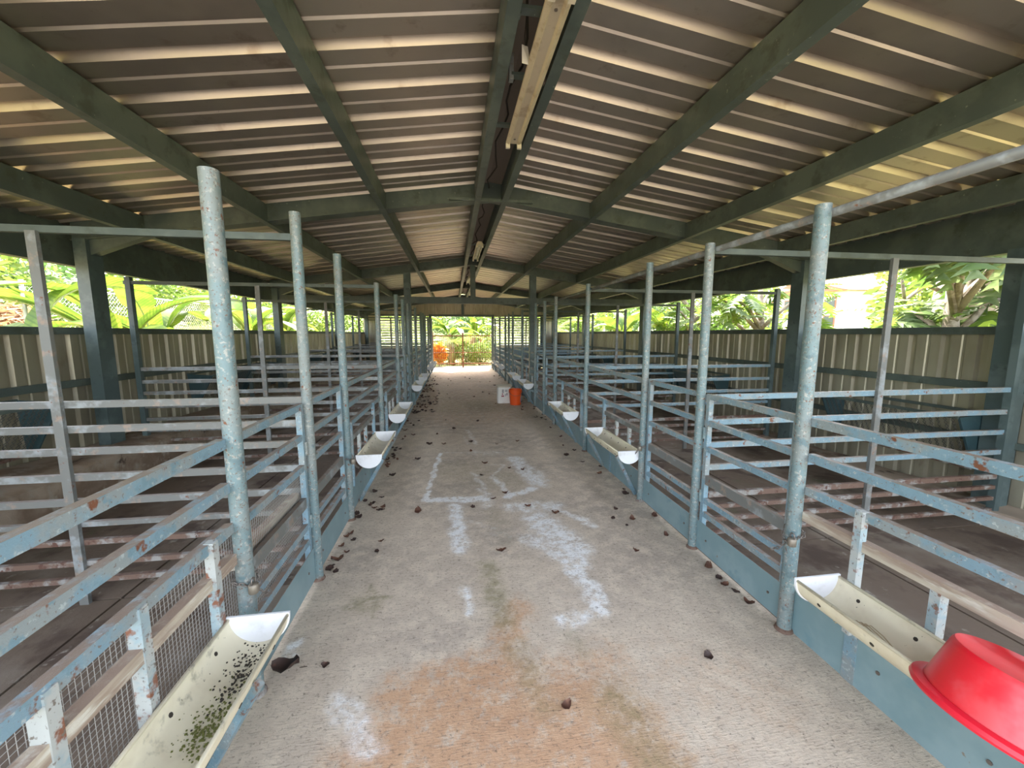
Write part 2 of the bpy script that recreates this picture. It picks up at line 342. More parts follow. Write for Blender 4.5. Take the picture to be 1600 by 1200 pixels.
# pen floors: slabs between dividers, recessed joints
for side, xa, xb in (('left', XL+.02, FL-.01), ('right', FR+.01, XR-.02)):
    r = struct('floor', MB().box(xa, xb, Y0, Y1, -.158, -.06), 'pen', 'dark dung-stained pen floor %s of the aisle' % side)
    ys = [Y0]+DIV+[Y1]
    xm = xa+.62*(xb-xa) if side == 'left' else xa+.38*(xb-xa)
    for i in range(len(ys)-1):
        for (p, q) in ((xa, xm-.008), (xm+.008, xb)):
            part('slab', MB().box(p, q, ys[i]+.008, ys[i+1]-.008, -.06, -.02), 'pen', r)
# plinths along the side walls (lumpy cast concrete)
def plinth(x0, x1, h, name, label):
    mb = MB(); nx, ny = 8, 150
    def P(i, j):
        return x0+(x1-x0)*i/nx, Y0+(Y1-Y0)*j/ny
    v = []; f = []
    for j in range(ny+1):
        for i in range(nx+1):
            x, y = P(i, j); edge = (i == 0 and x0 > 0) or (i == nx and x0 < 0)
            v.append((x+(.02*noise.noise((0,y*3,1)) if edge else 0), y, h+.035*noise.noise((x*3,y*1.6,2))-(.03 if edge else 0)))
    for j in range(ny):
        for i in range(nx): f.append((j*(nx+1)+i, j*(nx+1)+i+1, (j+1)*(nx+1)+i+1, (j+1)*(nx+1)+i))
    k = 0 if x0 > 0 else nx
    b = len(v)
    for j in range(ny+1):
        x, y, z = v[j*(nx+1)+k]; v.append((x+(-.02 if x0 > 0 else .02), y, -.03))
    for j in range(ny): f.append((j*(nx+1)+k, b+j, b+j+1, (j+1)*(nx+1)+k))
    mb.add(v, f)
    o = struct(name, mb, 'plinth', label); smooth_angle(o, 50)
plinth(XL+.01, -3.5, .45, 'baseboard_left', 'rough raised concrete plinth along the left wall')
plinth(4.72, XR-.01, .12, 'baseboard_right', 'low concrete kerb along the right wall')

# ================================================================== CLADDING: ribbed sheets
def rib_profile(period, n, h, base, top, mh):
    """2-D polyline (s along the sheet width, t = rise) of n periods: one major rib and one minor rib each"""
    p = []
    for k in range(n):
        s = k*period; c = s+period*.25; d = s+period*.75
        p += [(s,0),(c-base/2,0),(c-top/2,h),(c+top/2,h),(c+base/2,0),(d-.02,0),(d-.009,mh),(d+.009,mh),(d+.02,0)]
    p.append((n*period, 0)); return p
RP = 0.39
prof = rib_profile(RP, 2, .046, .10, .058, .012)
def roof_sheet(sgn):
    x_in = XC+sgn*.16; x_out = XC+sgn*5.05
    mb = MB(); v = []; f = []
    for (s, t) in prof:
        for x in (x_in, x_out):
            v.append((x, s, zs(x)+t)); v.append((x, s, zs(x)+t+.003))
    for i in range(len(prof)-1):
        a, b = 4*i, 4*(i+1)
        f += [(a, a+2, b+2, b), (a+1, b+1, b+3, a+3), (a, b, b+1, a+1), (a+2, a+3, b+3, b+2)]
    return mb.add(v, f)
ceil = struct('ceiling', None, None, 'gabled roof of ribbed cream metal sheets')
meL = roof_sheet(-1).data('roof_sheet', 'sheet'); meR = roof_sheet(1).data('roof_sheet', 'sheet')
ny = int(round((Y1+.25-(Y0-.25))/(2*RP)))
for i in range(ny+1):
    for me in (meL, meR): link('roof_sheet', me, ceil, (0, Y0-.3+i*2*RP, 0))
# ridge cap over the gap
mb = MB()
for s in (-1, 1):
    mb.add([(XC, Y0-.35, zs(XC)+.10),(XC+s*.34, Y0-.35, zs(XC+.34)+.055),(XC+s*.34, Y1+.3, zs(XC+.34)+.055),(XC, Y1+.3, zs(XC)+.10)], [(0,1,2,3)])
part('ridge_cap', mb, 'cap', ceil)
def wall_sheet(x, out, z0, z1):
    mb = MB(); v = []; f = []
    for (s, t) in rib_profile(.30, 3, .034, .085, .05, .008):
        for z in (z0, z1): v += [(x+out*t, s, z), (x+out*(t+.003), s, z)]
    n = len(v)//4
    for i in range(n-1):
        a, b = 4*i, 4*(i+1)
        f += [(a,a+2,b+2,b),(a+1,b+1,b+3,a+3),(a,b,b+1,a+1),(a+2,a+3,b+3,b+2)]
    return mb.add(v, f)
for side, x, out, z0 in (('left', XL, -1, .25), ('right', XR, 1, -.02)):
    w = struct('wall_'+side, None, None, 'low %s wall of upright ribbed cream sheets' % side)
    me = wall_sheet(x, out, z0, 1.70).data('wall_sheet', 'wallsheet')
    k = 0
    while Y0+k*.9 < Y1-.1:
        link('wall_sheet', me, w, (0, Y0+k*.9, 0)); k += 1
    i = -out                                    # towards the inside
    part('top_rail', MB().box(min(x-.03,x+.03), max(x-.03,x+.03), Y0, Y1, 1.69, 1.765), 'steel', w)
    for z, h in (((1.16,.075),) if side == 'left' else ((1.20,.075),(.68,.06))):
        a, b = sorted((x+i*.004, x+i*.05))
        part('girt', MB().box(a, b, Y0, Y1, z-h/2, z+h/2), 'steel', w)
    part('sill', MB().box(*sorted((x-.05, x+.05)), Y0, Y1, -.16, z0+.02), 'plinth', w)
# far end wall: cladding above the header, louvres beside the doorway, low solid wall below
we = struct('wall_far', None, None, 'far gable wall with cladding over the doorway and louvres')
def gable_sheet(x0, x1, z0, z1=None):
    mb = MB(); v = []; f = []
    p = rib_profile(.3, 1, .034, .085, .05, .008); sc = (x1-x0)/.3
    for (s, t) in p:
        x = x0+s*sc; zt = z1 if z1 else zs(x)-.005
        for z in (z0, zt): v += [(x, Y1-t, z), (x, Y1-t-.003, z)]
    n = len(p)
    for i in range(n-1):
        a, b = 4*i, 4*(i+1); f += [(a,a+2,b+2,b),(a+1,b+1,b+3,a+3),(a,b,b+1,a+1),(a+2,a+3,b+3,b+2)]
    return mb.add(v, f)
x = XL
while x < XR-.05:
    part('gable_sheet', gable_sheet(x, min(x+.46, XR), 2.50), 'wallsheet', we); x += .46
for (a, b) in ((XL, -3.45), (4.35, XR)): part('gable_sheet', gable_sheet(a, b, 0, 2.5), 'wallsheet', we)
for (a, b) in ((-3.45, -1.12), (1.98, 4.35)):
    part('low_panel', MB().box(a, b, Y1-.02, Y1+.03, -.16, 1.0), 'kick', we)
    z = 1.04
    while z < 2.46:
        mb = MB().add([(a,Y1-.03,z+.035),(b,Y1-.03,z+.035),(b,Y1+.05,z-.035),(a,Y1+.05,z-.035),(a,Y1-.03,z+.043),(b,Y1-.03,z+.043),(b,Y1+.05,z-.027),(a,Y1+.05,z-.027)],
                      [(0,1,2,3),(7,6,5,4),(0,4,5,1),(1,5,6,2),(2,6,7,3),(3,7,4,0)])
        part('louver', mb, 'louver', we); z += .125
part('header', MB().box(-1.12, 1.98, Y1-.06, Y1+.06, 2.50, 2.60), 'steel', we)
for xx in (-1.06, 1.92, -3.45, 4.35, XC):
    part('mullion', MB().box(xx-.06, xx+.06, Y1-.09, Y1-.012, 0 if xx != XC else 2.6, 2.5 if xx != XC else 3.2), 'column', we)

# ================================================================== STEEL FRAMES, PURLINS
for k, y in enumerate(FRAMES):
    lab = '%s steel portal frame with sloping rafters, counted from the camera' % ORD[k]
    if k == 2: lab = 'steel portal frame with tie beam, king post and aisle columns'
    t = thing('portal_frame', (XC, y, 0), lab, 'frame', 'portal frames')
    for s in (-1, 1):
        xe = XC+s*4.45
        mb = MB(); a, b = (XC, xe)
        v = []
        for yy in (y-.06, y+.06):
            v += [(a,yy,zr(a)+.0),(b,yy,zr(b)),(b,yy,zs(b)-.005),(a,yy,zs(a)-.005)]
        mb.add(v, [(0,1,2,3),(7,6,5,4),(0,4,5,1),(1,5,6,2),(2,6,7,3),(3,7,4,0)])
        part('rafter', mb, 'steel', t)
        part('bottom_flange', MB().add([(a,y-.085,zr(a)-.012),(b,y-.085,zr(b)-.012),(b,y+.085,zr(b)-.012),(a,y+.085,zr(a)-.012),(a,y-.085,zr(a)),(b,y-.085,zr(b)),(b,y+.085,zr(b)),(a,y+.085,zr(a))],
            [(0,3,2,1),(4,5,6,7),(0,1,5,4),(1,2,6,5),(2,3,7,6),(3,0,4,7)]), 'steel', t)
        xo = XC+s*4.36
        part('column', MB().box(xo-.06, xo+.06, y-.1, y+.1, -.16, zr(xo)), 'column', t)
        # haunch plate under the eave
        part('haunch', MB().prism([(xo-s*.06, zr(xo)+.02), (xo-s*.75, zr(xo-s*.75)), (xo-s*.06, zr(xo)-.16)], 'y', y-.05, y+.05), 'steel', t)
    if k == 2:
        part('tie_beam', MB().box(XC-4.36, XC+4.36, y-.05, y+.05, 2.40, 2.55), 'steel', t)
        part('king_post', MB().box(XC-.05, XC+.07, y-.05, y+.05, 2.55, zr(XC)), 'steel', t)
        for xx in (-1.03, 1.94):
            part('aisle_column', MB().box(xx-.075, xx+.075, y-.075, y+.075, -.02, zr(xx)), 'column', t)
            part('base_plate', MB().box(xx-.11, xx+.11, y-.09, y+.09, -.02, .3), 'kick', t)
    elif k:
        part('ridge_strut', MB().box(XC-.5, XC+.5, y-.13, y-.08, zr(XC)-.055, zr(XC)-.025), 'steel', t)
purl = {'left': [1.255, 2.54, 3.78], 'right': [1.27, 2.57, 3.93]}
for side, s in (('left', -1), ('right', 1)):
    for k, d in enumerate(purl[side]):
        x = XC+s*d; z0 = zr(x)-.02; z1 = zs(x)-.012
        mb = MB().box(x-.035, x+.035, Y0-.2, Y1+.2, z0, z1)
        solo('roof_purlin', mb, 'steel', 'dark green purlin, %s from the ridge on the %s slope' % (['first','second','third'][k], side), 'beam', 'roof purlins')
    x = XC+s*.16
    solo('ridge_purlin', MB().box(x-.035, x+.035, Y0-.2, Y1+.2, zr(x)-.03, zs(x)-.01), 'steel', 'dark green beam just %s of the ridge gap' % side, 'beam', 'roof purlins')
    x = XC+s*4.6
    solo('eave_beam', MB().box(x-.05, x+.05, Y0-.2, Y1+.2, 2.43, zs(x)+.03), 'steel', 'deep dark eave beam over the open %s side' % side, 'beam')
xx = XR-.10
tag(link('wall_column', MB().box(xx-.08, xx+.07, 2.80, 2.97, -.02, 2.44).data('wall_column', 'column')), 'dark wall column at the right edge of the view', 'column')

# ================================================================== LIGHT FITTINGS, BRACKETS
def batten(y0, y1, x, z, label):
    t = thing('light_fitting', (x, (y0+y1)/2, z), label, 'light', 'fluorescent battens under the ridge')
    prof2 = [(-.062,.0),(-.062,-.018),(-.038,-.030),(-.026,-.012),(.026,-.012),(.038,-.030),(.062,-.018),(.062,0),(.034,.05),(-.034,.05)]
    part('housing', MB().prism([(x+p, z+q) for p, q in prof2], 'y', y0, y1), 'fixture', t)
    for s in (-1, 1):
        for yy in (y0+.012, y1-.012):
            part('lamp_socket', MB().box(x+s*.047-.017, x+s*.047+.017, yy-.012, yy+.012, z-.055, z-.015), 'socket', t)
    for yy in (y0+.12, y1-.08):
        part('screw', MB().tube([(x, yy, z-.012), (x, yy, z-.017)], .009, 8), 'chain', t)
batten(1.95, 3.45, .52, 3.26, 'long bare fluorescent batten without tubes hanging nearest the camera')
batten(7.3, 8.7, .50, 3.27, 'small far fluorescent batten under the ridge')
batten(11.6, 12.8, .50, 3.27, 'tiny farthest fluorescent batten under the ridge')
for k, (y, w) in enumerate(((2.17,.30),(2.68,.22),(3.28,.30),(7.5,.3),(8.5,.3),(11.8,.3),(12.6,.3))):
    t = thing('mounting_bracket', (.5, y, 3.30), '%s metal bracket across the ridge gap holding a light batten' % ORD[k], 'bracket', 'ridge brackets')
    part('strap', MB().box(.5-w/2, .5+w/2, y-.025, y+.025, 3.295, 3.312), 'steel', t)
    for s in (-1, 1):
        xe = .5+s*w/2
        part('arm', MB().box(xe-.014, xe+.014, y-.022, y+(.02 if k != 2 else .25*(1 if s < 0 else -.6)), 3.27 if k < 2 else 3.30, 3.42), 'steel' if k != 1 else 'greyrail', t)
t = thing('hanging_tag', (.43, 2.42, 3.30), 'small crumpled paper tag hanging beside the nearest light batten', 'tag')
part('paper', MB().add([(.41,2.40,3.30),(.45,2.43,3.31),(.47,2.47,3.24),(.42,2.45,3.235),(.41,2.402,3.301),(.45,2.432,3.311),(.47,2.472,3.241),(.42,2.452,3.236)], [(0,1,2,3),(7,6,5,4),(0,4,5,1),(1,5,6,2),(2,6,7,3),(3,7,4,0)]), 'tag', t)
part('string', MB().tube([(.43,2.41,3.30),(.425,2.39,3.34),(.43,2.37,3.42)], .003, 5), 'debris', t)
mb = MB()
cp = []
for i in range(80):
    y = 1.6+i*.22; cp.append((.44+.03*math.sin(i*1.7), y, 3.40+.03*math.sin(i*.9)))
mb.tube(cp, .008, 5)
solo('electric_cable', mb, 'debris', 'dark cable sagging along the ridge gap', 'cable')

# ================================================================== PEN POSTS
for side, x in (('left', FL-.005), ('right', FR+.0)):
    s = 1 if side == 'left' else -1
    for k, y in enumerate(POSTS):
        r = .037 if k == 0 else .033
        ztop = 2.36+.02*rnd.uniform(-1, 1) + (.10 if (side == 'left' and k == 1) else 0)
        t = thing('pipe_post', (x+s*.035, y, 0), '%s pale blue pipe post along the %s of the aisle, from the camera' % (ORD[k], side), 'post', 'pipe posts')
        o = part('pipe', MB().tube([(x+s*.035, y, -.02), (x+s*.035, y, ztop)], r, 20), 'pipe', t); smooth_angle(o)
        part('foot_weld', MB().lathe([(r+.012, 0), (r+.008, .012), (r, .02)], 16, (x+s*.035, y, 0)), 'rustrail', t)

# ================================================================== FENCE SECTIONS AT THE TROUGHS
def rails(t, x, y0, y1, zz, w=.036, h=.045, m='blue'):
    for z in zz: part('rail', MB().box(x-w/2, x+w/2, y0, y1, z-h/2, z+h/2), m, t)
TR = {'left': [(.42,1.68),(3.93,4.88),(5.93,6.98),(9.2,10.2),(11.0,12.0),(14.5,15.5),(16.3,17.3)],
      'right': [(.40,1.57),(3.68,4.70),(5.72,6.66),(9.15,10.1),(10.95,11.95),(14.4,15.4),(16.2,17.2)]}
def mesh_panel(x, y0, y1, z0, z1, cell, r):
    mb = MB()
    y = y0
    while y <= y1+1e-6: mb.tube([(x,y,z0),(x,y,z1)], r, 4, False); y += cell
    z = z0
    while z <= z1+1e-6: mb.tube([(x+r,y0,z),(x+r,y1,z)], r, 4, False); z += cell
    return mb
for side, x in (('left', FL), ('right', FR)):
    s = 1 if side == 'left' else -1          # towards the aisle
    for k, (y0, y1) in enumerate(TROUGHSEC):
        t = thing('fence_section', (x, (y0+y1)/2, 0), '%s railed fence section behind a feed trough, %s of the aisle' % (ORD[k], side), 'fence', 'trough fence sections')
        gap = .034
        rails(t, x, y0+gap, y1-gap, (1.23, 1.035, .85))
        ta, tb = TR[side][k]
        part('lower_rail', MB().box(x-.02, x+.02, y0+gap, y1-gap, .68, .73), 'wood' if k == 0 else 'greyrail', t)
        part('kick_plate', MB().box(x-.006, x+.006, y0+gap-.02, y1-gap+.02, -.01, .27), 'kick', t)
        for yy in (ta-.09, tb+.03) if k else ((tb-.03,) if side == 'left' else (tb-.06,)):
            if y0+.05 < yy < y1-.05:
                part('upright', MB().box(x+s*.018-.018, x+s*.018+.018, yy-.018, yy+.018, .25, .875), 'white_upright' if k == 0 else 'blue', t)
        n = 2 if k else 3
        for i in range(n):
            if k: yy = ta+(tb-ta)*(i+1)/(n+1)
            elif side == 'left': yy = (1.29, 1.00, .70)[i]
            else: yy = (1.20, .88, .60)[i]
            zt = .86 if (k == 0 and side == 'left') else .68
            part('short_upright', MB().box(x-.004-.016, x-.004+.016+(.012 if k == 0 else 0), yy-.018, yy+.018, .40, zt), 'white_upright', t)
        part('trough_bearer', MB().box(x-.02, x+.02, ta, tb, .415, .445), 'rustrail', t)
        if k == 0 and side == 'left':
            o = part('wire_mesh', mesh_panel(x-.032, y0, 2.70, .24, .80, .0185, .0011), 'wire', t); o['kind'] = 'stuff'
            part('mesh_batten', MB().box(x-.075, x-.036, y1+.05, 2.68, .60, .66), 'wood', t)
        for yy in (ta+.25, (ta+tb)/2, tb-.2):
            if k < 3: part('bolt', MB().tube([(x+s*.006, yy, .16), (x+s*.011, yy, .16)], .009, 8), 'chain', t)

# ================================================================== FEED TROUGHS
def trough(side, k, y0, y1):
    s = 1 if side == 'left' else -1
    x = FL if side == 'left' else FR
    r = .118; cx = x+s*(.036+r); cz = .51
    lab = '%s half-round cream feed trough with white ends, %s of the aisle' % (ORD[k], side)
    t = thing('feed_trough', (cx, (y0+y1)/2, .39), lab, 'trough', 'feed troughs')
    n = 18; prof3 = []
    for i in range(n+1):
        a = math.pi*i/n; prof3.append((math.cos(a), -math.sin(a)*1.0))
    mb = MB(); v = []; f = []
    ny = 12
    for j in range(ny+1):
        y = y0+(y1-y0)*j/ny
        for (c, q) in prof3: v.append((cx+c*r, y, cz+q*r))
        for (c, q) in prof3: v.append((cx+c*(r-.006), y, cz+q*(r-.006)))
    w = 2*(n+1)
    for j in range(ny):
        for i in range(n):
            f.append((j*w+i, j*w+i+1, (j+1)*w+i+1, (j+1)*w+i)); f.append((j*w+n+1+i, (j+1)*w+n+1+i, (j+1)*w+n+2+i, j*w+n+2+i))
        f.append((j*w, (j+1)*w, (j+1)*w+n+1, j*w+n+1)); f.append((j*w+n, j*w+2*n+1, (j+1)*w+2*n+1, (j+1)*w+n))
    for j in (0, ny):
        for i in range(n): f.append((j*w+i, j*w+n+1+i, j*w+n+2+i, j*w+i+1))
    o = part('gutter', mb.add(v, f), 'gutter', t); smooth_angle(o, 35)
    for s2 in (-1, 1):                                # rolled rim beads
        part('rim_bead', MB().tube([(cx+s2*(r-.002), y0, cz), (cx+s2*(r-.002), y1, cz)], .007, 8), 'gutter', t, True)
    for yy, d in ((y0, -1), (y1, 1)):
        rr = r+.006
        pl = [(cx+rr*math.cos(math.pi*i/n), cz-rr*math.sin(math.pi*i/n)) for i in range(n+1)]
        pl = [(cx+rr, cz+.012)]+pl+[(cx-rr, cz+.012)]
        a, b = sorted((yy-d*.004, yy+d*.006)); part('end_cap', MB().prism(pl, 'y', a, b), 'white', t)
    xo = cx+s*(r-.03)
    for yy, dy in (((y0+.01, .10), (y1-.12, .14)) if k else ((y1-.30, .12),) if side == 'left' else ()):
        part('strut', MB().bar((xo+s*.045, yy, cz-.04), (x+s*.025, yy+dy, .015), .024, .03), 'blue', t)
    part('support_plate', MB().box(x+s*.008-.004, x+s*.008+.03*0+.004, y1-.2+(.10 if k == 0 else 0), y1-.15+(.11 if k == 0 else 0), .0, .40), 'blue', t)
    holes = 5
    for i in range(holes):
        yy = y0+(y1-y0)*(i+.5)/holes
        for s2, aa in ((-s, .45), (s, .40)):
            c = Vector((cx+s2*(r-.006)*math.cos(aa), yy, cz-(r-.006)*math.sin(aa))); nrm = Vector((s2*math.cos(aa), 0, -math.sin(aa)))
            if k < 3: part('bolt_hole', MB().tube([c-nrm*.0015, c+nrm*.008], .0085, 8), 'debris', t)
    return cx, cz, r
for side in ('left', 'right'):
    for k, (a, b) in enumerate(TR[side]): trough(side, k, a, b)
# litter inside the nearest troughs
def crumbs(name, cx, cy, cz, r, spread, n, m, label):
    mb = MB(); q = random.Random(n)
    for i in range(n):
        a = q.gauss(.1, .34); y = cy+q.gauss(0, spread); e = q.uniform(.0008, .0034)
        px, pz = cx+math.sin(a)*(r-.008), cz-math.cos(a)*(r-.008)
        mb.box(px-e, px+e, y-e, y+e, pz-e*.5, pz+e*.7)
    o = solo(name, mb, m, label, 'litter'); o['kind'] = 'stuff'
crumbs('feed_crumbs', -.836, 1.50, .51, .112, .075, 230, 'debris', 'dark crumbs at the far end of the left trough')
crumbs('algae_crumbs', -.836, 1.30, .51, .112, .06, 260, 'moss', 'green algae patch inside the nearest left trough')
mb = MB()
for i in range(7):
    y = 1.42-.012*i; p = [Vector((1.70+.02*math.sin(i), y+.05, .405)), Vector((1.735+.01*i, y, .425)), Vector((1.70+.012*i, y-.07, .432)), Vector((1.73+.006*i, y-.11, .42))]
    mb.tube(p, .0022, 5)
o = solo('straw_stems', mb, 'straw', 'dry straw stems in the nearest right trough', 'straw'); o['kind'] = 'stuff'

# ================================================================== GATES, CHAINS, PADLOCKS
GR = (1.23, 1.03, .83, .425, .315)
def gate(side, k, y0, y1):
    x = FL if side == 'left' else FR
    s = 1 if side == 'left' else -1
    t = thing('pen_gate', (x, (y0+y1)/2, 0), '%s barred pen gate with solid kick panel, %s of the aisle' % (ORD[k], side), 'gate', 'pen gates')
    a, b = y0+.045, y1-.045
    for z in GR: part('bar', MB().box(x-.015, x+.015, a+.034, b-.034, z-.02, z+.02), 'blue', t)
    part('lock_bar', MB().box(x-.014, x+.014, a+.034, b-.034, .555, .625), 'greyrail', t)
    for yy in (a+.017, b-.017): part('stile', MB().box(x-.018, x+.018, yy-.017, yy+.017, .03, 1.25), 'blue', t)
    part('kick_panel', MB().box(x+s*.019-.002, x+s*.019+.002, a-.03, b+.03, .02, .245), 'kick', t)
    hy = y1 if any(abs(y1-d) < .01 for d in DIV) else y0
    for z in (.45, .95):
        part('hinge', MB().tube([(x+s*.02, hy+(-.045 if hy == y1 else .045), z-.045), (x+s*.02, hy+(-.045 if hy == y1 else .045), z+.045)], .012, 10), 'pipe', t)
    for yy in (a+.1, b-.1): part('screw', MB().tube([(x+s*.021, yy, .13), (x+s*.026, yy, .13)], .008, 8), 'chain', t)
def chain(side, k, y, where):
    s = 1 if side == 'left' else -1
    x = (FL if side == 'left' else FR)+s*.03
    t = thing('padlock_chain', (x, y, .6), 'steel chain with padlock on the %s aisle post %s' % (side, where), 'chain', 'gate chains')
    q = Vector((x, y, .60)); R0 = .046; pts = []
    for i in range(18):                               # loop round the post, sagging to the aisle side
        a = 2*math.pi*i/18; pts.append(q+Vector((R0*math.cos(a)*1.05, R0*math.sin(a)*1.05, -.05*max(0, s*math.cos(a))**2+.012*math.sin(a))))
    for i in range(7):
        pts.append(q+Vector((s*(.05+.004*i), -.02+.012*i, -.03-.028*i+.004*i*i*.5)))
    mb = MB()
    for i, p in enumerate(pts):
        d = (pts[(i+1) % len(pts)]-p)
        d = d.normalized() if d.length > 0 else Vector((0,0,1))
        u = Vector((0,0,1)) if abs(d.z) < .8 else Vector((1,0,0)); e = d.cross(u).normalized(); e2 = e if i % 2 else d.cross(e)
        ring = [p+d*(.0125*math.cos(2*math.pi*j/8))+e2*(.007*math.sin(2*math.pi*j/8)) for j in range(8)]
        mb.tube(ring, .0024, 5, closed=True)
    part('chain_links', mb, 'chain', t, True)
    c = q+Vector((s*.055, (-.05 if s > 0 else -.05), -.01))
    lk = part('padlock', MB().tube([c+Vector((0,0,-.045)), c+Vector((0,0,-.042)), c+Vector((0,0,-.006)), c], [.018,.021,.021,.016], 14), 'brass', t, True)
    sh = [c+Vector((0, .013*math.cos(a), .012+.016*math.sin(a))) for a in [math.pi*i/8 for i in range(9)]]
    sh = [c+Vector((0,.013,-.004))]+sh+[c+Vector((0,-.013,-.004))]
    part('shackle', MB().tube(sh, .0035, 6), 'chain', lk, True)
for side in ('left', 'right'):
    for k, (a, b) in enumerate(GATES): gate(side, k, a, b)
    for k, y in enumerate((1.85, 3.65, 7.15)): chain(side, k, y, ['nearest the camera','third from the camera','fifth from the camera'][k])

# ================================================================== PEN DIVIDERS, OVERHEAD PIPES
ZL = (1.27, 1.115, .975, .81, .65, .505, .385, .245, .13); ZRr = (1.215, 1.02, .84, .66, .435, .335, .23, .12)
for side in ('left', 'right'):
    s = 1 if side == 'left' else -1
    xf = FL if side == 'left' else FR
    xw = -3.77 if side == 'left' else 4.80
    xm = -2.36 if side == 'left' else 3.42
    for k, y in enumerate(DIV):
        t = thing('pen_divider', ((xf+xw)/2, y, 0), '%s cross divider of horizontal rails between pens, %s of the aisle' % (ORD[k], side), 'fence', 'pen dividers')
        zz = ZL if side == 'left' else ZRr
        for i, z in enumerate(zz):
            z2 = z if side == 'left' else z
            h = .042 if i < 5 else .032
            m = ('greyrail' if i < 6 else 'rustrail') if side == 'left' else ('blue' if i < 4 else 'rustrail')
            if k > 2 and i % 2 and i > 3: continue
            a, b = sorted((xf+s*.005, xw))
            part('rail', MB().box(a, b, y-.015, y+.015, z-h/2, z+h/2), m, t)
        zb = -.02
        part('mid_post', MB().box(xm-.026, xm+.026, y-.041, y-.016, zb, 2.28), 'greyrail', t)
        part('wall_post', MB().box(xw-.028, xw+.028, y-.028, y+.028, zb, 2.36), 'column', t)
        a, b = sorted((xf+s*.02, XC-s*4.3))
        part('overhead_pipe', MB().box(a, b, y-.018, y+.018, 2.275, 2.315), 'steel', t)
mb = MB().tube([(FR+.02, Y0, 2.31), (FR+.02, 8.9, 2.31)], .022, 10)
solo('overhead_rail', mb, 'greyrail', 'grey pipe running along the tops of the right posts', 'pipe', smooth=True, org=(FR+.02, 4.5, 2.31))

# ================================================================== HAY FEEDERS ON THE SIDE WALLS
def diamond(y0, y1, f0, f1, cell, r):
    """chain link between heights f0..f1 (functions t->(x,z)) ; zig-zag wires"""
    mb = MB(); n = int((y1-y0)/cell); m = max(2, int(round(math.dist(f0, f1)/(cell*.62))))
    for i in range(n):
        for ph in (0, 1):
            pts = []
            for j in range(m+1):
                t = j/m; w = (j+ph) % 2
                yy = y0+cell*(i+.5*w+.25+.5*ph*0)
                pts.append((f0[0]+(f1[0]-f0[0])*t+.003*(1 if w else -1), min(yy, y1), f0[1]+(f1[1]-f0[1])*t))
            mb.tube(pts, r, 4, False)
    return mb
FEED = {'left': [(2.85,4.30),(6.75,7.95),(8.15,9.45),(12.0,13.2),(13.5,14.8),(17.2,18.5)],
        'right': [(2.99,4.40),(6.6,7.9),(8.2,9.5),(12.0,13.2),(13.5,14.8),(17.2,18.5)]}
for side in ('left', 'right'):
    s = 1 if side == 'left' else -1
    xw = XL+.06 if side == 'left' else XR-.06
    zt, zb = (1.08, .58) if side == 'left' else (.95, .42)
    for k, (y0, y1) in enumerate(FEED[side]):
        t = thing('hay_feeder', (xw+s*.15, (y0+y1)/2, zb), '%s dark V-shaped wire hay feeder on the %s wall' % (ORD[k], side), 'feeder', 'hay feeders')
        pl = [(xw, zt), (xw+s*.36, zt-.03), (xw+s*.12, zb), (xw+s*.04, zb)]
        for yy in (y0, y1): part('end_plate', MB().prism(pl, 'y', yy-.01, yy+.01), 'feeder', t)
        part('top_bar', MB().box(*sorted((xw+s*.345, xw+s*.375)), y0, y1, zt-.045, zt-.015), 'steel', t)
        part('bottom_bar', MB().box(*sorted((xw+s*.105, xw+s*.135)), y0, y1, zb-.015, zb+.015), 'rustrail', t)
        part('back_bar', MB().box(*sorted((xw-s*.005, xw+s*.02)), y0, y1, zt-.02, zt+.01), 'steel', t)
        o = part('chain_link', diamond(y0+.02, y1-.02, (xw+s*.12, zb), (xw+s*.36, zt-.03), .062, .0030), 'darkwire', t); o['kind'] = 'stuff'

# ================================================================== THINGS STANDING AROUND
# red rubber tub upside down in the nearest right trough
t = thing('rubber_tub', (1.68, .85, .507), 'red rubber tub turned upside down on the nearest right trough', 'tub')
body = MB().lathe([(.0,.165),(.125,.165),(.150,.172),(.158,.172),(.163,.166),(.166,.155),(.192,.02),(.196,.008),(.196,.0),(.190,.0),(.158,.150),(.0,.155)], 48)
o = link('body', body.data('body', 'red'), t); smooth_angle(o, 35)
rim = MB().lathe([(.190,.0),(.190,.012),(.205,.014),(.222,.008),(.226,-.004),(.222,-.012),(.214,-.010),(.214,-.002),(.196,-.002),(.190,.0)], 48)
o = link('rim', rim.data('rim', 'redrim'), t); smooth_angle(o, 35)
t.rotation_euler = (0, R(16), 0)
# orange bucket and white feed sack by the right aisle column
bx, by = 1.46, 9.33
t = thing('bucket', (bx, by, 0), 'orange plastic bucket standing beside the white feed sack', 'bucket')
o = part('shell', MB().lathe([(0,0),(.125,0),(.130,.006),(.150,.365),(.156,.365),(.157,.372),(.150,.375),(.145,.372),(.127,.012),(0,.010)], 32, (bx,by,0)), 'orange', t); smooth_angle(o, 35)
for z in (.305, .335): o = part('hoop', MB().lathe([(.148,z-.008),(.160,z-.008),(.161,z+.008),(.148,z+.008)], 32, (bx,by,0)), 'orange', t); smooth_angle(o, 35)
mb = MB(); pts = [(bx+.158*math.cos(R(a)), by+.158*math.sin(R(a)), .315-.085*math.sin(R(a+90+0) if False else math.pi*(a+175)/170)) for a in range(-175, -4, 10)]
part('handle', mb.tube(pts, .004, 6), 'chain', t, True)
v = []; f = []
for i, a in enumerate(range(-38, 3, 5)):
    for z in (.06, .20): rr = .1305+z*.055; v.append((bx+rr*math.cos(R(a)), by+rr*math.sin(R(a)), z))
    if i: f.append((2*i-2, 2*i, 2*i+1, 2*i-1))
part('sticker', MB().add(v, f), 'label', t, label='blue and white printed sticker')
sx, sy = 1.22, 9.62
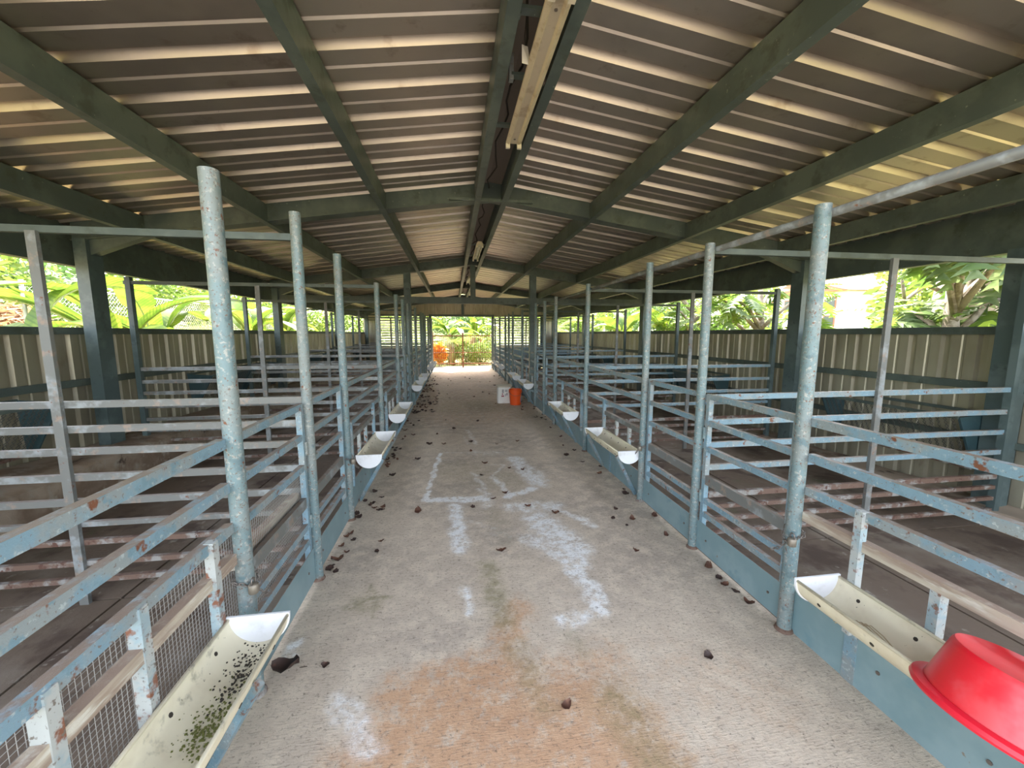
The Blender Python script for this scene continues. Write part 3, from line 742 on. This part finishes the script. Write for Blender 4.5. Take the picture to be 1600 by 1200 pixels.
t = thing('feed_sack', (sx, sy, 0), 'white paper feed sack with red print, folded at the top', 'sack')
mb = MB(); v = []; f = []; n = 20; lv = [(0,.97),(.02,1.0),(.12,1.03),(.25,1.0),(.36,.97),(.40,.90)]
for (z, k) in lv:
    for i in range(n):
        a = 2*math.pi*i/n; ca, sa = math.cos(a), math.sin(a)
        ex = .17*k*math.copysign(abs(ca)**.35, ca); ey = .11*k*math.copysign(abs(sa)**.35, sa)
        w = 1+.03*noise.noise((ex*9, ey*9, z*8)); v.append((sx+ex*w, sy+ey*w, z))
for j in range(len(lv)-1):
    for i in range(n): f.append((j*n+i, j*n+(i+1) % n, (j+1)*n+(i+1) % n, (j+1)*n+i))
f.append(tuple((len(lv)-1)*n+i for i in range(n)))
o = part('bag', mb.add(v, f), 'sack', t); smooth_angle(o, 50)
mb = MB(); v = []; f = []
for j, (z, k) in enumerate([(.395,1.0),(.43,1.06),(.455,.7),(.44,.3)]):
    for i in range(n):
        a = 2*math.pi*i/n; w = 1+.10*noise.noise((math.cos(a)*2, math.sin(a)*2, z*20))
        ca, sa = math.cos(a), math.sin(a)
        v.append((sx+.175*k*w*math.copysign(abs(ca)**.5, ca), sy+.115*k*w*math.copysign(abs(sa)**.5, sa), z+.02*noise.noise((ca*3, sa*3, 4))))
    if j:
        for i in range(n): f.append(((j-1)*n+i, (j-1)*n+(i+1) % n, j*n+(i+1) % n, j*n+i))
f.append(tuple(3*n+i for i in range(n)))
part('rolled_top', mb.add(v, f), 'sacktop', t)
fy = sy-.118
for (x0, x1, z0, z1, m) in ((-.065,-.035,.22,.245,'ink'),(-.075,-.05,.165,.20,'ink'),(-.045,-.015,.165,.20,'ink'),(-.06,-.02,.26,.345,'inkgrey'),(.01,.035,.18,.20,'inkgrey'),(.01,.04,.21,.23,'inkgrey'),(.045,.075,.20,.26,'inkgrey'),(.01,.07,.29,.31,'inkgrey'),(.01,.07,.32,.335,'inkgrey')):
    part('print', MB().box(sx+x0, sx+x1, fy-.0015, fy+.012, z0, z1), m, t)

# dry leaves on the aisle
def leaf_mesh(seed, m):
    q = random.Random(seed); mb = MB(); n = 6; v = []; f = []
    L = .07; W = .020+.010*q.random(); cu = q.uniform(.010, .028)
    for i in range(n+1):
        t = i/n; w = W*math.sin(math.pi*min(1, t*.93+.05))**.8; z = .004+cu*abs(2*t-1)**1.5*q.uniform(.5, 1.1)
        y = (t-.5)*L
        v += [(-w, y, z+cu*.7*q.uniform(.3,1)), (0, y, z), (w, y, z+cu*.8*q.uniform(.3,1))]
    for i in range(n):
        a = 3*i; f += [(a,a+1,a+4,a+3),(a+1,a+2,a+5,a+4)]
    mb.add(v, f); mb.tube([(0, L/2, .006), (.004, L/2+.02, .01)], .0012, 4)
    return mb.data('dry_leaf', m, True)
lm = [leaf_mesh(i, 'dryleaf' if i % 2 else 'dryleaf2') for i in range(6)]
spots = []
FIX = [(-0.87,1.96,1.9),(-0.89,2.95,1.3),(-0.91,2.83,1.0),(-0.36,3.69,1.5),(-0.62,3.04,0.8),(0.48,1.56,0.8),(1.3,1.72,0.8),(1.81,2.46,1.2),(1.8,2.33,0.8),(1.79,2.26,0.9),(1.82,2.19,0.8),(1.82,2.07,0.9),(-0.93,3.73,1.0),(0.93,3.48,1.0),(0.16,3.72,0.8),(0.7,3.67,0.9),(1.5,3.16,0.6),(1.39,2.75,0.7),(-0.39,6.03,1.5),(-0.17,6.03,0.9),(0.25,6.08,1.2),(0.38,5.03,1.2),(0.31,4.61,0.8),(0.83,4.72,0.8),(-0.5,5.32,1.1),(-0.77,5.36,0.8),(-0.8,5.85,0.8),(-0.79,3.85,0.8),(-0.71,3.81,0.8),(-0.85,3.06,0.6),(-0.68,1.96,0.6)]
for (x, y, sc) in FIX: spots.append((x, y, sc))
for i in range(150):
    e = rnd.random(); y = 2.8+13*rnd.random()**1.2
    if e < .45: x = FL+.06+abs(rnd.gauss(0, .12))
    elif e < .70: x = FR-.06-abs(rnd.gauss(0, .12))
    else: x = rnd.uniform(FL+.1, FR-.1)
    spots.append((x, y, rnd.uniform(.6, 1.25)))
for i in range(60):
    y = rnd.uniform(8.5, 13.5); x = FL+.1+abs(rnd.gauss(0, .28)); spots.append((x, y, rnd.uniform(.8, 1.5)))
for i, (x, y, sc) in enumerate(spots):
    o = link('dry_leaf', lm[i % 6], None, (x, y, 0.001), (0, 0, rnd.uniform(0, 6.28)), (sc, sc, sc))
    if i == 0: tag(o, 'large curled brown leaf by the foot of the nearest left post', 'leaf', 'dry leaves on the aisle')
    else: tag(o, 'small dry brown leaf lying on the concrete aisle', 'leaf', 'dry leaves on the aisle')

# ================================================================== FAR GATE
t = thing('entrance_gate', (.48, 20.1, 0), 'rusty double gate of thin upright bars across the far doorway', 'gate')
for z, h in ((1.58,.05),(.20,.05),(.75,.03)): part('rail', MB().box(-1.0, 1.95, 20.08, 20.12, z-h/2, z+h/2), 'rustgate', t)
for i in range(31):
    x = -.97+i*.097
    part('bar', MB().box(x-.008, x+.008, 20.09, 20.11, .08, 1.58), 'rustgate', t)
for x in (-1.0, .48, 1.95): part('gate_post', MB().box(x-.035, x+.035, 20.06, 20.14, -.16, 1.75), 'rustgate', t)

# ================================================================== PLANTS OUTSIDE
def banana_leaf(L, W, droop, seed, m='banana'):
    q = random.Random(seed); n = 16; mb = MB(); v = []; f = []
    for i in range(n+1):
        t = i/n; w = W*.5*(math.sin(math.pi*min(1, .06+t*.92))**.55)
        y = L*(t-.18*droop*t*t); z = L*(.62*t-(.62+.55*droop)*t*t)
        jag = 1-.25*(q.random() < .3)
        for sx_ in (-1, -.5, 0, .5, 1):
            v.append((sx_*w*(jag if abs(sx_) == 1 else 1), y, z+abs(sx_)*w*.28-(.05*w*q.random() if abs(sx_) == 1 else 0)))
    for i in range(n):
        for k in range(4): a = 5*i+k; f.append((a, a+1, a+6, a+5))
    mb.add(v, f)
    return mb.data('leaf', m, True), MB().tube([(0, -.35, -.2)]+[(v[5*i+2][0], v[5*i+2][1], v[5*i+2][2]-.012) for i in range(0, n+1, 2)], [.035]+[.022-.018*i/n for i in range(0, n+1, 2)], 6).data('midrib', 'midrib' if m == 'banana' else m, True)
BL = [banana_leaf(L, W, d, i) for i, (L, W, d) in enumerate(((2.1,.62,.5),(1.8,.58,.8),(2.3,.66,.25),(1.6,.5,1.1)))]
BD = banana_leaf(1.5, .35, 1.5, 9, 'deadleaf')
def banana(x, y, h, label, seed, nl=8, dead=3):
    q = random.Random(seed)
    t = thing('banana_plant', (x, y, -.16), label, 'plant', 'banana plants')
    o = link('stem', MB().tube([(0,0,0),(.03,0,h*.5),(0,.02,h)], [.14,.11,.06], 12).data('stem', 'stem', True), t)
    for i in range(nl+dead):
        d = i >= nl; a = i*2.4+q.uniform(-.3,.3); me, rb = BD if d else BL[q.randrange(4)]
        tilt = q.uniform(.0, .95) if not d else q.uniform(-1.0,-.6)
        l = link('leaf', me, t, (.25*math.cos(a+math.pi/2)*.5, .25*math.sin(a+math.pi/2)*.5, h-(.0 if not d else .35)-q.uniform(0,.25)), (tilt, q.uniform(-.3,.3), a), [q.uniform(.8,1.1)]*3)
        link('midrib', rb, l)
BAN = [(-5.9,6.5,1.75,'broad banana plant at the left edge of the view'),(-6.2,8.5,1.75,'banana plant behind the first left column'),
       (-6.3,9.6,1.7,'banana plant right of the first left column, in front of the fence'),(-6.3,13.6,2.0,'banana plant past the middle of the left side'),(-6.6,17.0,2.0,'farthest banana plant along the left side'),
       (7.6,13.6,2.1,'banana plant outside the right wall before the far corner'),(8.0,18.2,2.0,'banana plant at the far right corner of the shed'),(-.2,25.0,1.9,'left banana plant behind the rusty far gate'),(1.5,27.5,2.1,'right banana plant behind the rusty far gate')]
for i, (x, y, h, lab) in enumerate(BAN): banana(x, y, h, lab, 31+i, 5 if i == 0 else 9)
# lobed leaves (breadfruit-like)
def lobed(L, W, seed, m):
    mb = MB(); v = []; f = []
    n = 6; mid = []
    for i in range(n*2+1):
        t = i/(n*2); mid.append((0, L*t, -.25*L*t*t))
    for (x, y, z) in mid: v.append((x, y, z))
    for s in (-1, 1):
        for i in range(n):
            t0 = i/n; w = W*.5*(1-.75*abs(t0-.4))*(1 if i < n-1 else .6)
            a, b, c = 2*i, 2*i+1, 2*i+2
            k = len(v); y0, y1, y2 = mid[a], mid[b], mid[c]
            v.append((s*w*.30, y0[1]+L*.075, y0[2]+.02)); v.append((s*w, y1[1]+L*.20, y1[2]-.05*L)); v.append((s*w*.30, y2[1]+L*.045, y2[2]+.015)); v.append((s*w*.28, y2[1], y2[2]+.01))
            f += [(a, k, k+1, b) if s > 0 else (b, k+1, k, a), (b, k+1, k+2, c) if s > 0 else (c, k+2, k+1, b)]
    return mb.add(v, f).data('leaf', m, True)
LB = [lobed(.75, .55, 1, 'bread'), lobed(.6, .5, 2, 'bread'), lobed(.8, .6, 3, 'bread2')]
def lobed_tree(x, y, h, spread, n, label, seed, dark=.25, zlo=1.2):
    q = random.Random(seed)
    t = thing('breadfruit_tree', (x, y, -.16), label, 'tree', 'trees beyond the right wall')
    mb = MB(); mb.tube([(0,0,0),(.1,.05,h*.45),(0,.1,h)], [.17,.13,.05], 10)
    tips = []
    for i in range(14):
        a = i*2.4+q.uniform(-.4,.4); z = q.uniform(zlo, h); r = spread*q.uniform(.45, 1)
        e = Vector((r*math.cos(a), r*math.sin(a), z+q.uniform(-.1,.6))); b = Vector((0,0,z*.8)); m_ = (b+e)/2+Vector((0,0,.15))
        mb.tube([b, m_, e], [.06,.04,.018], 6); tips += [e, (m_+e)/2]
    o = link('branches', mb.data('branches', 'bark', True), t)
    for i in range(n):
        p = tips[i % len(tips)]+Vector((q.gauss(0,.18), q.gauss(0,.18), q.gauss(0,.15)))
        me = LB[2] if q.random() < dark else LB[q.randrange(2)]
        link('leaf', me, t, p, (q.uniform(-.7,.35), q.uniform(-.4,.4), q.uniform(0,6.28)), [q.uniform(.6,1.0)]*3)
lobed_tree(7.6, 5.1, 2.9, 1.25, 290, 'dark lobed-leaf tree outside the near right wall', 3, .55, 1.3)
lobed_tree(8.1, 9.6, 3.2, 1.4, 230, 'bright lobed-leaf tree outside the right wall, second from the camera', 4, .1)
lobed_tree(8.2, 12.8, 3.3, 1.5, 210, 'bright lobed-leaf tree outside the right wall, third from the camera', 5, .05)
# big leaning trunk with bare branches at the right edge
t = thing('old_tree', (9.4, 6.1, -.16), 'old thick trunk with bare pale branches behind the near right leaves', 'tree')
o = link('trunk', MB().tube([(0,0,0),(-.1,.1,1.5),(-.1,0,2.8),(.5,-.3,4.4)], [.5,.45,.42,.3], 14).data('trunk', 'bark', True), t)
for pts, r in (([(-.2,.1,2.5),(-.8,.15,2.75),(-1.3,.1,2.45),(-1.5,.05,2.9)],.045),([(-.2,-.1,2.2),(-.9,-.35,2.6),(-1.4,-.45,3.2)],.05),([(-.3,-.3,2.6),(-1.0,-.8,2.55),(-1.6,-1.0,2.9)],.035)):
    link('branch', MB().tube(pts, [r, r*.9, r*.7, r*.5][:len(pts)], 8).data('branch', 'bark', True), t)
# palms with feathery fronds
def frond(L, seed, m='palm'):
    q = random.Random(seed); mb = MB(); pts = []; n = 22
    for i in range(n+1):
        t = i/n; pts.append(Vector((0, L*(t-.15*t*t), L*(.55*t-.75*t*t))))
    mb.tube(pts[::2], [.016-.013*i/(n/2) for i in range(n//2+1)], 5)
    for i in range(3, n):
        t = i/n; l = L*.36*math.sin(math.pi*min(1, t*.9+.12))
        for s in (-1, 1):
            p = pts[i]; d = Vector((s*.8, .55, -.25+q.uniform(-.1,.1))).normalized(); e = p+d*l; w = Vector((0, .018, .006))
            mm = (p+e)/2+Vector((0,0,.04*l)); mb.add([p-w*.4, mm-w, e, mm+w], [(0,1,2,3)])
    return mb.data('frond', m, True)
FR_ = [frond(1.7, 1), frond(2.1, 2)]
def palm(x, y, h, n, label, seed):
    q = random.Random(seed); t = thing('palm', (x, y, -.16), label, 'palm', 'palms')
    link('trunk', MB().tube([(0,0,0),(0,0,h)], [.09,.06], 10).data('trunk', 'stem', True), t)
    for i in range(n):
        a = i*2.4+q.uniform(-.2,.2); link('frond', FR_[i % 2], t, (0,0,h-q.uniform(0,.2)), (q.uniform(-.2,.5), 0, a), [q.uniform(.8,1.1)]*3)
palm(-8.2, 9.0, 1.5, 13, 'feathery palm behind the chain link fence on the left', 1)
palm(-8.8, 14.5, 1.9, 13, 'feathery palm farther along the left fence', 2)
palm(.0, 23.4, 1.4, 14, 'feathery palm just behind the far gate', 3)
palm(-3.6, 26, 2.2, 13, 'feathery palm left of the far gate', 4)
palm(6.2, 24, 2.0, 13, 'feathery palm beyond the far right corner', 5)
# croton-like orange shrub at the far gate
def leaf_cloud(n, rx, ry, rz_, ls, seed, m):
    q = random.Random(seed); mb = MB(); v = []; f = []
    for i in range(n):
        while True:
            p = Vector((q.uniform(-1,1), q.uniform(-1,1), q.uniform(-1,1)))
            if .25 < p.length < 1: break
        c = Vector((p.x*rx, p.y*ry, p.z*rz_)); a = Vector((q.uniform(-1,1), q.uniform(-1,1), q.uniform(-.6,.6))).normalized()
        b = a.cross(Vector((q.uniform(-1,1), q.uniform(-1,1), q.uniform(-1,1)))).normalized(); l = ls*q.uniform(.6,1.3)
        k = len(v); v += [c-a*l*.5, c+b*l*.22+a*l*.05, c+a*l*.55, c-b*l*.22+a*l*.05]; f.append((k,k+1,k+2,k+3))
    return mb.add(v, f).data('foliage', m)
CL = [leaf_cloud(2600, 1.5, 1.5, 1.2, .22, 1, 'bush'), leaf_cloud(2600, 1.6, 1.4, 1.3, .18, 2, 'bush'), leaf_cloud(2600, 1.5, 1.5, 1.3, .20, 3, 'bushdark')]
CO = leaf_cloud(500, .45, .45, .6, .24, 4, 'orangeleaf')
t = thing('croton_shrub', (-.75, 21.3, -.16), 'orange-leaved shrub just behind the far gate', 'shrub')
link('foliage', CO, t, (0,0,.85))['kind'] = 'stuff'; link('stem', MB().tube([(0,0,0),(0,0,.7)], .03, 6).data('stem', 'bark'), t)
for k, (x, y, z, sc, m, lab) in enumerate(((1.5,23.2,.55,.55,0,'low pale bush right behind the far gate'),(.75,24.2,.5,.5,1,'low pale bush at the middle behind the far gate'),(-.3,25.6,.6,.55,0,'low bush behind the feathery palm at the far gate'),(2.6,24.6,.8,.65,1,'low bush at the right end of the far gate'),(-1.7,24.4,.8,.65,1,'low bush at the left end of the far gate'))):
    t = thing('bush', (x, y, -.16), lab, 'bush', 'bushes behind the gate')
    link('foliage', CL[m], t, (0,0,z+.16), (0,0,k), [sc]*3)['kind'] = 'stuff'
    link('stem', MB().tube([(0,0,0),(.03,0,z)], [.04,.02], 6).data('stem', 'bark'), t)
BU = []
for i in range(9): BU.append((-11.0-(i % 3)*1.2, 8.5+i*2.9, 2.4+.7*(i % 2), 'left'))
for i in range(9): BU.append((11.4+(i % 3)*1.3, 14.0+i*2.3 if i > 1 else 7.0+i*1.0, 2.0+.6*(i % 2), 'right'))
for i in range(9): BU.append((-10+i*2.6, 31+(i % 3)*2.2, 2.0+.9*(i % 2), 'far'))
for i, (x, y, z, w) in enumerate(BU):
    t = thing('bush', (x, y, -.16), {'left': '%s leafy bush of the hedge beyond the left fence, from the camera', 'right': '%s leafy bush of the hedge beyond the right trees, from the camera', 'far': '%s leafy bush of the thicket beyond the far gate, from the left'}[w] % (ORD[i % 9] if i % 9 else 'first'), 'bush', 'bushes '+w)
    o = link('foliage', CL[2] if i % 5 == 2 else CL[i % 2], t, (0,0,z+.16), (0,0,i*1.3), [1.25+.2*(i % 3)]*3); o['kind'] = 'stuff'
    link('stem', MB().tube([(0,0,0),(.05,0,z)], [.07,.03], 6).data('stem', 'bark'), t)
# red earth bank with dead leaves on the left
mb = MB(); v = []; f = []
nx, ny_ = 14, 50
for j in range(ny_+1):
    for i in range(nx+1):
        x = -10.5+i*.32; y = 0+j*.3; u = i/nx
        z = -.2+2.35*math.exp(-((u-.35)/.28)**2)*(1 if y < 9.5 else math.exp(-((y-9.5)/2)**2))+.22*noise.noise((x*1.3, y*1.3, 0))
        v.append((x, y, z))
for j in range(ny_):
    for i in range(nx): a = j*(nx+1)+i; f.append((a, a+1, a+nx+2, a+nx+1))
struct('earth_bank', mb.add(v, f), 'bank', 'reddish earth bank outside the left wall', True)
q = random.Random(5); mb = MB(); v = []; f = []
for i in range(1500):
    y = q.uniform(6, 10.5); u = min(.85, max(.15, q.gauss(.42, .14))); x = -10.5+u*nx*.32
    z = -.2+2.35*math.exp(-((u-.35)/.28)**2)*(1 if y < 9.5 else math.exp(-((y-9.5)/2)**2))+.12
    a = Vector((q.uniform(-1,1), q.uniform(-1,1), q.uniform(-.5,.5))).normalized()*q.uniform(.12,.35); b = a.cross(Vector((q.random(), q.random(), 1))).normalized()*.035
    k = len(v); c = Vector((x,y,z)); v += [c-a-b*.3, c+b, c+a, c-b]; f.append((k,k+1,k+2,k+3))
o = solo('leaf_litter', mb.add(v, f), 'deadleaf', 'heap of dry strappy dead leaves on the left earth bank', 'litter'); o['kind'] = 'stuff'
# chain-link fence outside left
t = thing('chain_link_fence', (-7.2, 11, -.16), 'pale chain-link fence running behind the left banana plants', 'fence')
def fence_mesh(x, y0, y1, z0, z1, cell, r):
    mb = MB(); n = int((y1-y0)/cell); m = int((z1-z0)/(cell*.5))
    for i in range(n+1):
        mb.tube([(x+.004*(1 if (i+j) % 2 else -1), y0+cell*(i+.5*(j % 2)), z0+(z1-z0)*j/m) for j in range(m+1)], r, 3, False)
        mb.tube([(x-.004*(1 if (i+j) % 2 else -1), y0+cell*(i-.5*(j % 2)), z0+(z1-z0)*j/m) for j in range(m+1)], r, 3, False)
    return mb
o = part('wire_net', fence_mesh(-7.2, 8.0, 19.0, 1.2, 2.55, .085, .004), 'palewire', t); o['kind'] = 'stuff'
for y in (8.0, 10.75, 13.5, 16.25, 19.0): part('fence_post', MB().tube([(-7.2,y,-.16),(-7.2,y,2.6)], .03, 10), 'palewire', t, True)
part('top_wire', MB().tube([(-7.2,8.0,2.55),(-7.2,19,2.55)], .012, 6), 'palewire', t)
# hills and a far house
def hill(cx, cy, rx, ry, h, label):
    mb = MB(); v = []; f = []; n = 28
    for j in range(n+1):
        for i in range(n+1):
            a, b = 2*i/n-1, 2*j/n-1; d = math.hypot(a, b)
            v.append((cx+a*rx, cy+b*ry, -.3+h*max(0, math.cos(min(1, d)*math.pi/2))**1.2*(1+.15*noise.noise((a*3, b*3, h)))))
    for j in range(n):
        for i in range(n): k = j*(n+1)+i; f.append((k, k+1, k+n+2, k+n+1))
    struct('hill', mb.add(v, f), 'hill', label, True)
hill(-38, 25, 24, 50, 9, 'green hillside beyond the left side'); hill(5, 66, 50, 24, 8, 'green hillside beyond the far gate'); hill(50, 28, 28, 40, 5, 'green hillside beyond the right side')
t = thing('house', (33, 31, 2.0), 'pale far house seen between the trees on the right', 'building')
part('wall', MB().box(30, 36, 27, 35, 0, 5.0), 'housewall', t)
part('roof', MB().prism([(26.6,5.0),(35.4,5.0),(31,6.3)], 'x', 29.6, 36.4), 'houseroof', t)
for y in (27.8, 29.8, 31.8, 33.6):
    for z in (2.2, 3.7):
        w = part('window', MB().box(29.94, 30.02, y, y+1.0, z, z+.95), 'houseroof', t); part('pane', MB().box(29.92, 29.96, y+.08, y+.92, z+.08, z+.87), 'glass', w)
